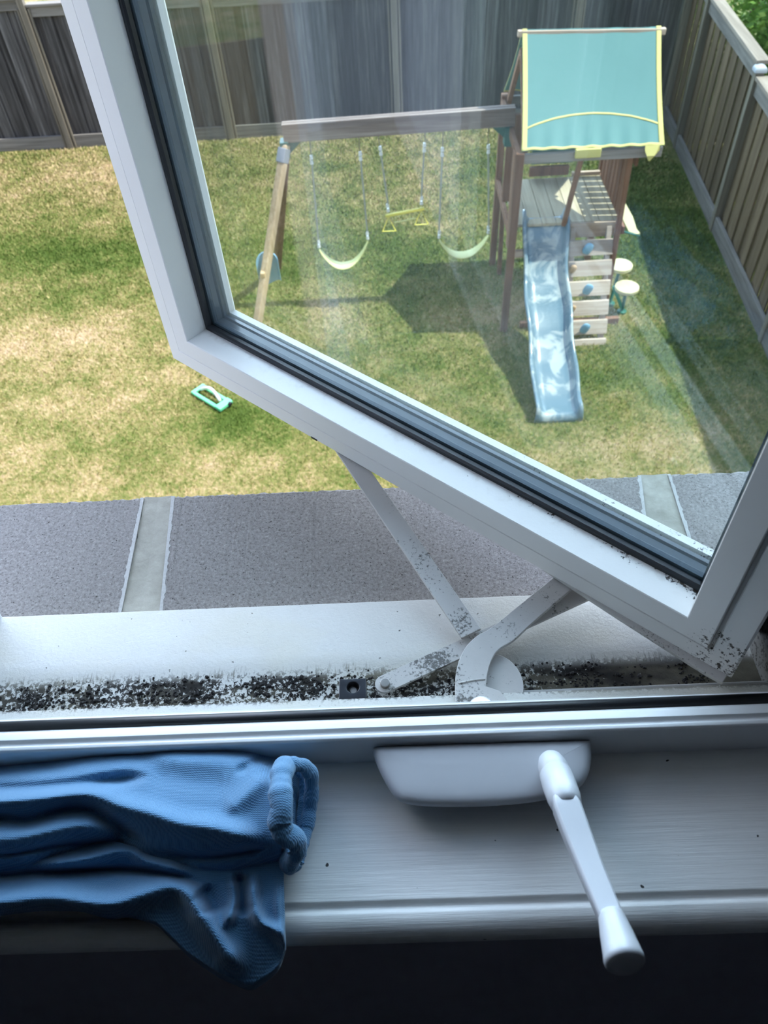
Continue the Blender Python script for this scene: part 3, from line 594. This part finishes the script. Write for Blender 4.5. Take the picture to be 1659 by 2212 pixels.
for s, h in zip(SS, (2.0, 1.95, 1.86, 1.84, 1.84)):
    m = MB(); rbox(m, s-.045, s+.045, -.045, .045, 0, h-.05); p = m.build('post', POSTM, fr, bevel=.004)
    m = MB(); m.loft([[FR(s+a*r, b*r, z) for a, b in ((-1, -1), (1, -1), (1, 1), (-1, 1))] for r, z in ((.062, h-.05), (.062, h-.02), (.05, h), (.012, h+.02))]); m.build('post_cap', plain('grey_post_cap', (.42, .46, .52), .5), p, bevel=.003, label='grey moulded post cap')

structure(MB().box(-10.2, -10.15, .4, 12.3, GZ, GZ+1.9).build('added_fence_left', BOARDR))  # unseen left fence, added to darken the reflection in the glass
# ------------------------------------------------------------------ trees beyond the right fence
def conifer(name, x, y, h, rad, seed, label, base=.3):
    r = np.random.default_rng(seed); t = empty(name, (x, y, GZ), label, 'tree', 'evergreen trees beyond the right fence')
    MB().tube([(x, y, GZ), (x, y, GZ+h*.5), (x+.05, y, GZ+h*.95)], [.09, .06, .02], 10).build('trunk', TRUNK, t)
    n = 15000; f = r.random(n)**.8; ph = r.uniform(0, 2*math.pi, n); prof = np.minimum(1, (1-f)*1.9)*rad
    lob = 1+.28*np.sin(ph*5+f*30+seed)+.15*np.sin(ph*11+f*61); rr = prof*lob*np.sqrt(r.uniform(.45, 1, n)); z = base+f*(h-base)
    P = np.stack([x+rr*np.cos(ph), y+rr*np.sin(ph), GZ+z], 1); cl = r.normal(0, .02, (n, 3)); P += cl
    d = np.stack([np.cos(ph), np.sin(ph), r.uniform(-.5, .7, n)], 1)+r.normal(0, .35, (n, 3)); d /= np.linalg.norm(d, axis=1)[:, None]; ln = r.uniform(.05, .11, n)[:, None]
    s = np.cross(d, r.normal(0, 1, (n, 3))); s /= np.linalg.norm(s, axis=1)[:, None]
    A = P-d*ln*.5; Bq = P+s*ln*.28; Cq = P+d*ln*.6; Dq = P-s*ln*.28; V = np.stack([A, Bq, Cq, Dq], 1).reshape(-1, 3)
    m = MB(); m.add([tuple(v) for v in V], [(4*i, 4*i+1, 4*i+2, 4*i+3) for i in range(n)]); m.build('foliage', LEAF, t)
conifer('cedar_tree', 5.9, 13.9, 7.4, .9, 1, 'tall evergreen tree in the far right corner beyond both fences')
conifer('cedar_tree', 5.5, 12.0, 4.9, .68, 2, 'bright green evergreen tree behind the right fence, farthest up the frame')
conifer('cedar_tree', 5.05, 10.3, 3.2, .60, 3, 'evergreen tree behind the right fence, just beyond the capped fence post')
conifer('cedar_tree', 5.0, 8.6, 2.9, .60, 4, 'lower evergreen tree behind the right fence, nearest to the house', )

# ------------------------------------------------------------------ play set
ps = empty('swing_set', (1.7, 7.3, GZ), 'wooden playground tower with a green canopy, blue slide, climbing wall and swing beam', 'playground set')
def g3(x, y, h): return (x, y, GZ+h)
def post(a, b, wd=.07, th=.07, mat=REDWOOD, name='post', **k): return MB().bar(g3(*a), g3(*b), wd, th, (1, 0, 0)).build(name, mat, ps, bevel=.004, **k)
TX0, TX1, TY0, TY1, DH = 1.30, 2.26, 7.18, 8.13, 1.13
FX0, FX1, PY0, PY1 = 1.19, 2.33, 6.99, 8.33            # uprights stand outside the deck
post((FX0-.02, PY0, 0), (FX0+.0, PY0, 1.93), .075, .05); post((2.25, 7.05, 0), (2.21, 7.05, 1.86), .05, .05); post((FX0, PY1, 0), (FX0+.02, PY1, 1.93)); post((FX1, PY1, 0), (FX1, PY1, 1.93))
post((1.20, 7.9, 1.12), (1.25, 8.12, 0), .05, .05, name='brace'); post((1.71, PY0+.17, DH-.02), (1.76, PY0+.02, 1.9), .045, .04)
MB().bar(g3(1.225, 7.66, 1.14), g3(1.235, 7.66, 2.0), .15, .04, (1, 0, 0)).build('wall_board', REDWOOD, ps, bevel=.003)
MB().box(1.16, 1.20, 7.10, 7.24, GZ+.9, GZ+1.86).build('wall_board', REDWOOD, ps, bevel=.003)
for zz in (DH-.10, 1.86): MB().box(FX0-.02, FX0+.02, PY0, PY1, GZ+zz-.05, GZ+zz+.04).build('side_rail', REDWOOD, ps, bevel=.003)
m = MB(); wv = .142; x = TX0-.08
while x < TX1: m.box(x, min(x+wv-.006, TX1), TY0, TY1, GZ+DH-.03, GZ+DH); x += wv
m.build('deck', DECKW, ps, bevel=.002)
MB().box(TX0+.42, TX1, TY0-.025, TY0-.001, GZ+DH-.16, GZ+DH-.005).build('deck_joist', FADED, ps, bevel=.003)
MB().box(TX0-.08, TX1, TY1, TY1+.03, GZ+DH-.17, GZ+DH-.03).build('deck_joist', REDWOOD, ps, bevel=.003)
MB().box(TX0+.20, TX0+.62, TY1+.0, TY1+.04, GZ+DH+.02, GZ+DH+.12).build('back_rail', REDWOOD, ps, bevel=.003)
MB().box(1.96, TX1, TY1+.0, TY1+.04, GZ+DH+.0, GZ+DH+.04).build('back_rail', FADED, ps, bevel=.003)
MB().box(TX0+.22, TX0+.66, TY1+.05, TY1+.08, GZ+DH+.13, GZ+DH+.30).build('back_panel', GREENB, ps, bevel=.003, label='dark teal plastic panel')
m = MB(); y = TY0-.02
while y < TY1-.02: m.box(TX1, TX1+.022, y, y+.100, GZ+.98, GZ+1.80); y += .121
m.build('side_wall', REDWOOD, ps, bevel=.002, label='reddish brown slatted side wall')
MB().box(TX1+.022, TX1+.05, PY0+.1, TY1+.1, GZ+1.70, GZ+1.78).build('side_rail', REDWOOD, ps, bevel=.003)
MB().box(TX1+.022, TX1+.05, PY0+.1, TY1+.1, GZ+1.02, GZ+1.10).build('side_rail', REDWOOD, ps, bevel=.003)
for y in (7.0, 8.32): MB().box(1.19, 2.47, y-.02, y+.02, GZ+1.83, GZ+1.915).build('eave_rail', m_wood('eave_wood_%d' % int(y*100), (.16, .14, .13), (.24, .22, .21), (.32, .30, .29), 'x'), ps, bevel=.003)
for x in (1.245, 2.38):
    for y in (7.02, 8.30): post((x, y, 1.84), (x, 7.66, 2.55), .045, .05, name='rafter')
MB().bar(g3(1.19, 7.66, 2.685), g3(2.50, 7.66, 2.635), .05, .05, (0, 1, 0)).build('ridge_pole', FADED, ps, bevel=.004)
# canopy: cloth over the ridge
def canopy(sgn, name, u0=0., u1=1., off=0., mat=GREENC, s0=0., s1=1., arch=None, nx=60, ny=46, thick=.006):
    vs = []; 
    for j in range(ny+1):
        for i in range(nx+1):
            u = u0+(u1-u0)*i/nx; v = s0+(s1-s0)*j/ny
            if arch is not None: v = arch(u)+(j/ny-.5)*.018
            xl = 1.228-.03*v**2.2; xr = 2.455+.02*v**2.5; x = xl+(xr-xl)*u; y = 7.66+sgn*.69*v; h = 2.715-.045*u*(1-v)-.02*u*v-.76*v
            a_ = .60+.0*u; below = max(0, v-(.62+.13*(2*u-1)**2))
            sag = -.030*math.sin(math.pi*u)*math.sin(math.pi*min(1, v*1.0))-.022*math.sin(math.pi*v)
            wr = .006*math.sin((u-.5)*46+v*2)*below*3.0+.003*math.sin(u*21+v*5)*(1-v)*u
            vs.append(g3(x, y+sgn*wr*.5, h+sag+wr+off))
    fs = [(j*(nx+1)+i, j*(nx+1)+i+1, (j+1)*(nx+1)+i+1, (j+1)*(nx+1)+i) for j in range(ny) for i in range(nx)]
    m = MB(); m.add(vs, fs); return m.build(name, mat, ps, smooth=True, solid=thick)
for sg in (-1, 1):
    c = canopy(sg, 'canopy'); c['label'] = 'green canvas canopy panel'
    canopy(sg, 'canopy_trim', 0, .035, .006, YEL, thick=.008, nx=4)['label'] = 'pale yellow webbing edge'
    canopy(sg, 'canopy_trim', .965, 1, .006, YEL, thick=.008, nx=4)['label'] = 'pale yellow webbing edge'
    canopy(sg, 'canopy_trim', 0, 1, .006, YEL, .975, 1.0, ny=3, thick=.012)['label'] = 'pale yellow webbing edge'
canopy(-1, 'canopy_seam', .03, .97, .005, YEL, arch=lambda u: .665+.155*(2*u-1)**2, ny=2, thick=.004)['label'] = 'arched pale stitching across the canopy'
MB().box(1.68, 1.91, 6.945, 6.975, GZ+1.87, GZ+1.95).build('canopy_strap', YEL, ps, bevel=.006)
m = MB(); m.loft([[g3(2.30, 6.96, 1.95), g3(2.43, 6.96, 1.95), g3(2.43, 6.94, 1.91), g3(2.30, 6.94, 1.91)], [g3(2.32, 6.95, 1.91), g3(2.39, 6.95, 1.91), g3(2.39, 6.92, 1.87), g3(2.32, 6.92, 1.87)], [g3(2.345, 6.94, 1.83), g3(2.36, 6.94, 1.83), g3(2.36, 6.93, 1.82), g3(2.345, 6.93, 1.82)]]).build('canopy_strap', YEL, ps)
# swing beam and A-frame legs
MB().bar(g3(-1.01, 7.635, 1.955), g3(1.22, 7.635, 1.99), .042, .17, (0, 1, 0)).bar(g3(-1.01, 7.685, 1.955), g3(1.22, 7.685, 1.99), .042, .17, (0, 1, 0)).build('swing_beam', BEAMW, ps, bevel=.004, label='sun-faded double swing beam')
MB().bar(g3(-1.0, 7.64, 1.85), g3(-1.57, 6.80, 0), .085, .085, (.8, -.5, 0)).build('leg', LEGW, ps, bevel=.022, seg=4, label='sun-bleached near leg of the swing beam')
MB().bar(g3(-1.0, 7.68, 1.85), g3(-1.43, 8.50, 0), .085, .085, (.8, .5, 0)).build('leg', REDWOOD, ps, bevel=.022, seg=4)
MB().box(-1.05, -.97, 7.60, 7.72, GZ+1.73, GZ+1.88).build('leg_bracket', GREENB, ps, bevel=.003)
m = MB(); m.loft([[g3(-.98, y, 1.87), g3(-.84, y, 1.87), g3(-.98, y, 1.74)] for y in (7.64, 7.68)]); m.build('leg_bracket', GREENB, ps, bevel=.003)
m = MB(); m.loft([[g3(1.19, y, 1.90), g3(1.0, y, 1.90), g3(1.19, y, 1.74)] for y in (7.64, 7.68)]); m.box(1.13, 1.20, 7.60, 7.72, GZ+1.72, GZ+1.90).build('leg_bracket', GREENB, ps, bevel=.003)
MB().bar(g3(-1.012, 7.625, 1.82), g3(-1.05, 7.57, 1.70), .095, .095, (.8, -.5, 0)).build('leg_collar', plain('grey_collar', (.25, .27, .33), .5), ps, bevel=.01)
# blue plastic panel on the near leg
m = MB(); cx, cy = -1.31, 7.10; Q = []
for k in range(15):
    a = math.radians(200*k/14-10); Q.append(g3(cx+.095*math.cos(a), cy+.10*math.sin(a), .84+.20*math.sin(a/1.2)))
m = MB(); rg = []
for k in range(13):
    a = math.pi*k/12; x = cx-.115*math.cos(a); y = cy+.10+.09*math.sin(a); rg.append([g3(x, y, .56-.06*math.cos(a)), g3(x, y+.02, .56-.06*math.cos(a)), g3(x, y+.02, .84+.08*math.sin(a)), g3(x, y, .84+.08*math.sin(a))])
m.loft(rg).build('leg_toy', BLUEP, ps, bevel=.004, label='curved light blue plastic panel on the near leg')
MB().box(cx-.07, cx-.02, cy-.02, cy+.14, GZ+.74, GZ+.80).build('toy_bracket', TANP, ps, bevel=.01)
# slide
def slide_z(s): return None
def chute():
    P = [(7.30, 1.135), (7.22, 1.12), (7.12, 1.0), (7.03, .85), (6.95, .735), (6.84, .64), (6.70, .575), (6.56, .52), (6.42, .445), (6.28, .34), (6.12, .25), (5.98, .21), (5.86, .165), (5.74, .115), (5.63, .09), (5.55, .09), (5.51, .09), (5.49, .06), (5.488, .0)]
    P = pline(P, 70); m = MB(); rg = []
    for i, (y, h) in enumerate(P):
        f = i/69; cx = 1.535-.015*f; hw = .195+.008*math.sin(f*19); e = min(1, f*6)
        wall = .115 if f < .9 else .115*max(0, h)/.09; wall = min(wall, .115)
        d = P[min(i+1, 69)]-P[max(i-1, 0)]; d = d/np.hypot(*d); ny_, nz_ = (d[1], -d[0]); 
        if nz_ < 0: ny_, nz_ = -ny_, -nz_
        def q(x, k): return g3(cx+x, y+ny_*k*.35 if f < .88 else y, h+k*.85)
        r = [q(-hw-.035, wall*.75), q(-hw-.028, wall), q(-hw-.006, wall), q(-hw+.008, wall*.8), q(-hw+.02, wall*.25), q(-hw+.045, .0), q(-.1, -.004), q(0, -.005), q(.1, -.004), q(hw-.045, 0), q(hw-.02, wall*.25), q(hw-.008, wall*.8), q(hw+.006, wall), q(hw+.028, wall), q(hw+.035, wall*.75)]
        rg.append(r)
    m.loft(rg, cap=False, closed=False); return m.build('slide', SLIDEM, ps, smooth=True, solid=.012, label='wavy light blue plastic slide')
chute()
# climbing wall
def CW(x, s, o=0): return g3(x, 6.69+.387*s-o, .922*s)
for x in (1.81, 2.17): MB().bar(CW(x, -.02, -.04), CW(x, 1.16, -.04), .05, .06, (1, 0, 0)).build('wall_stringer', CLIMBW, ps, bevel=.003)
for k in range(6):
    s0 = -.085+k*.200; m = MB(); m.loft([[CW(x, s0, 0), CW(x, s0+.145, 0), CW(x, s0+.145, .025), CW(x, s0, .025)] for x in (1.775, 2.215)]); m.build('climbing_board', CLIMBW, ps, bevel=.003)
def hold(x, s, mat, r=.045, lab=None):
    c = np.array(CW(x, s, .045)); m = MB(); rg = []
    for k in range(7):
        a = math.pi*k/6; rr = max(.15, math.sin(a))*r; rg.append([(c[0]+rr*math.cos(b)*(1+.2*math.sin(2*b)), c[1]-.015*math.cos(a)-.012, c[2]+rr*1.25*math.sin(b)+.02*math.cos(a)) for b in np.linspace(0, 2*math.pi, 14, endpoint=False)])
    m.loft(rg).build('climbing_hold', mat, ps, smooth=True, label=lab)
for x, s in ((1.955, 1.00), (1.98, .60), (1.975, .20)): hold(x, s, BLUEP, .052, 'blue climbing hold')
for x, s in ((1.815, .81), (1.83, .41)): hold(x, s, TANP, .038, 'tan climbing hold')
MB().box(1.35, 2.42, 7.02, 7.07, GZ, GZ+.07).build('ground_rail', REDWOOD, ps, bevel=.003)
MB().box(1.20, 1.33, 7.02, 7.07, GZ+.86, GZ+.93).build('side_rail', FADED, ps, bevel=.003)
# yellow sail on the right with a green tube
m = MB(); m.loft([[g3(2.34, 7.50, 1.20), g3(2.345, 7.52, 1.20), g3(2.35, 7.52, 1.18)], [g3(2.32, 7.25, 1.09), g3(2.42, 7.26, 1.11), g3(2.42, 7.26, 1.09)], [g3(2.36, 7.12, 1.03), g3(2.44, 7.13, 1.05), g3(2.44, 7.13, 1.03)], [g3(2.43, 7.06, 1.03), g3(2.46, 7.06, 1.04), g3(2.46, 7.06, 1.02)]]); m.build('side_flap', YELS, ps, bevel=.003, label='pale yellow triangular flap on the right side')
MB().tube([g3(2.28, 7.12, 1.04), g3(2.36, 7.09, 1.03), g3(2.46, 7.06, 1.01)], .009, 8).build('flap_tube', GREENT, ps)
# two round stools on green tubes
def stool(bx, by, h, tx, ty, label):
    s = empty('round_stool', g3(bx, by, 0), label, 'stool', 'round yellow stools beside the climbing wall')
    MB().loft([[g3(tx+r*math.cos(a), ty+r*math.sin(a), h+z) for a in np.linspace(0, 2*math.pi, 36, endpoint=False)] for r, z in ((.11, -.045), (.125, -.04), (.13, -.025), (.123, -.02), (.13, -.015), (.128, -.004), (.118, 0), (.03, .001))]).build('seat', YELS, s, smooth=False, bevel=.003)
    MB().tube([g3(bx, by, 0), g3(bx, by, .04), g3(tx, ty, h-.04)], .018, 12).build('pole', GREENT, s, smooth=True)
    MB().loft([[g3(bx+r*math.cos(a), by+r*math.sin(a), z) for a in np.linspace(0, 2*math.pi, 16, endpoint=False)] for r, z in ((.05, 0), (.05, .02), (.02, .03))]).build('base', GREENT, s)
    return s
s1 = at(1341, 571, GZ+.46); s2 = at(1355, 618, GZ+.33)
stool(s1[0]-.05, s1[1]-.06, .46, s1[0], s1[1], 'round pale yellow stool, the farther one, touching the climbing wall')
sb2 = stool(s2[0], s2[1], .33, s2[0], s2[1], 'round pale yellow stool on crossed green tubes, nearer to the house')
MB().tube([g3(s2[0]-.13, s2[1]+.05, .30), g3(s2[0], s2[1], .04)], .018, 10).build('brace', plain('light_green_tube', (.05, .42, .32), .35), sb2, smooth=True, label='light green diagonal brace')

# swings hanging from the beam
def hanger(root, x0, x1, hb, y=7.66, h0=1.865, mat=CHAINM):
    dx = (x1-x0); L_ = h0-hb
    MB().tube([g3(x0, y, h0+.02), g3(x0, y, h0-.05), g3(x0+dx*.12, y, h0-L_*.14)], .006, 6).build('hook', STEEL, root)
    MB().tube([g3(x0+dx*.12, y, h0-L_*.14), g3(x1-dx*.03, y, hb+.10)], .009, 8).build('chain', mat, root)
    for a in (h0-L_*.14, h0-L_*.14-.05, hb+.10, hb+.05): 
        xx = x0+dx*(h0-a)/L_; MB().tube([g3(xx, y, a+.018), g3(xx, y, a-.018)], [.013, .018], 8).build('swivel', CHAINW, root, label='white swivel fitting')
def belt_swing(xa, xb, ha, hb, hm, top0, top1, mat, label):
    r = empty('belt_swing', g3((xa+xb)/2, 7.66, hm), label, 'swing', 'belt swings hanging from the beam'); hanger(r, top0, xa, ha); hanger(r, top1, xb, hb)
    rg = []
    for k in range(25):
        t = k/24; x = xa+(xb-xa)*t; h = ha+(hb-ha)*t-(min(ha, hb)-hm)*1.02*(1-abs(2*t-1)**2.2); wd = .025+.05*math.sin(math.pi*t)**.6
        rg.append([g3(x, 7.66-wd, h), g3(x, 7.66+wd, h), g3(x, 7.66+wd, h+.012), g3(x, 7.66-wd, h+.012)])
    MB().loft(rg).build('seat', mat, r, bevel=.003, smooth=True)
belt_swing(-.798, -.263, .696, .764, .455, -.761, -.283, YELF, 'yellow belt swing nearest the sun-bleached leg')
belt_swing(.502, 1.034, .731, .754, .53, .536, .975, YELF, 'faded yellow belt swing beside the playground tower')
tr = empty('trapeze_swing', g3(.14, 7.66, 1.0), 'bright yellow trapeze bar with two triangular rings between the belt swings', 'swing'); hanger(tr, -.089, -.026, 1.06); hanger(tr, .361, .316, 1.12)
MB().tube([g3(-.06, 7.66, 1.045), g3(.345, 7.66, 1.105)], .017, 12).build('bar', YELP, tr, smooth=True)
for x, h in ((-.03, 1.045), (.315, 1.10)):
    MB().tube([g3(x, 7.66, h-.01), g3(x-.07, 7.62, h-.15), g3(x+.07, 7.62, h-.15)], .009, 8, closed=True).build('ring', YELP, tr)
MB().tube([g3(.03, 7.66, .965), g3(.25, 7.66, 1.0)], .008, 8).build('lower_bar', YELF, tr)

# ------------------------------------------------------------------ sprinkler on the lawn
c = at(457, 856, GZ+.05); e0 = at(424, 838, GZ+.05); e1 = at(490, 878, GZ+.05); ax = Vector(e1-e0).normalized(); sd = Vector((-ax.y, ax.x, 0)); c = Vector((c[0], c[1], GZ))
sp = empty('lawn_sprinkler', tuple(c), 'mint green oscillating sprinkler lying on the lawn beside the sash corner', 'sprinkler')
def SPp(a, b, z): return c+ax*a+sd*b+Vector((0, 0, z))
m = MB(); 
for b in (-.065, .065): m.bar(SPp(-.21, b, .03), SPp(.21, b, .03), .042, .03, sd)
m.bar(SPp(-.215, -.085, .032), SPp(-.215, .085, .032), .045, .035, ax); m.bar(SPp(.185, -.088, .036), SPp(.185, .088, .036), .085, .045, ax)
m.build('sprinkler_base', MINT, sp, bevel=.012, seg=3)
MB().tube([SPp(-.17+.30*k/14, .02*math.sin(math.pi*k/14)+.005, .05+.07*math.sin(math.pi*k/14)) for k in range(15)], .017, 12).build('spray_tube', ALU, sp, smooth=True, label='curved silver spray tube')
MB().tube([SPp(.22, .04, .045), SPp(.245, .045, .04)], .022, 12).build('hose_connector', BLACKR, sp)

# ------------------------------------------------------------------ mould crumbs in the track
m = MB(); r = random.Random(5)
for i in range(2700):
    x = r.uniform(XL+.003, .20) if r.random() < .8 else r.uniform(XL+.003, -.06); y = .2425+abs(r.gauss(0, .0065)) if r.random() < .75 else r.uniform(.2405, .262)
    if y > .264 or (math.sin(x*71)+math.sin(x*173+1.3)+math.sin(y*900+x*60)) < -.35: continue
    if abs(x-pc[0]) < .011 and abs(y-pc[1]) < .009: continue
    s = r.uniform(.0004, .0015) if r.random() < .93 else r.uniform(.0015, .0026); z = -.0128; a = r.uniform(0, 3)
    b = [(x+s*math.cos(a+k*1.2566)*r.uniform(.6, 1.2), y+s*math.sin(a+k*1.2566)*r.uniform(.6, 1.2), z) for k in range(5)]
    tp = [(p[0]*.5+x*.5, p[1]*.5+y*.5, z+s*r.uniform(.5, 1.1)) for p in b]; m.loft([b, tp])
tag(m.build('mould_crumbs', plain('black_grime', (.014, .013, .014), .9)), 'black crumbs of grime and mould strewn along the sill track', 'debris', kind='stuff')
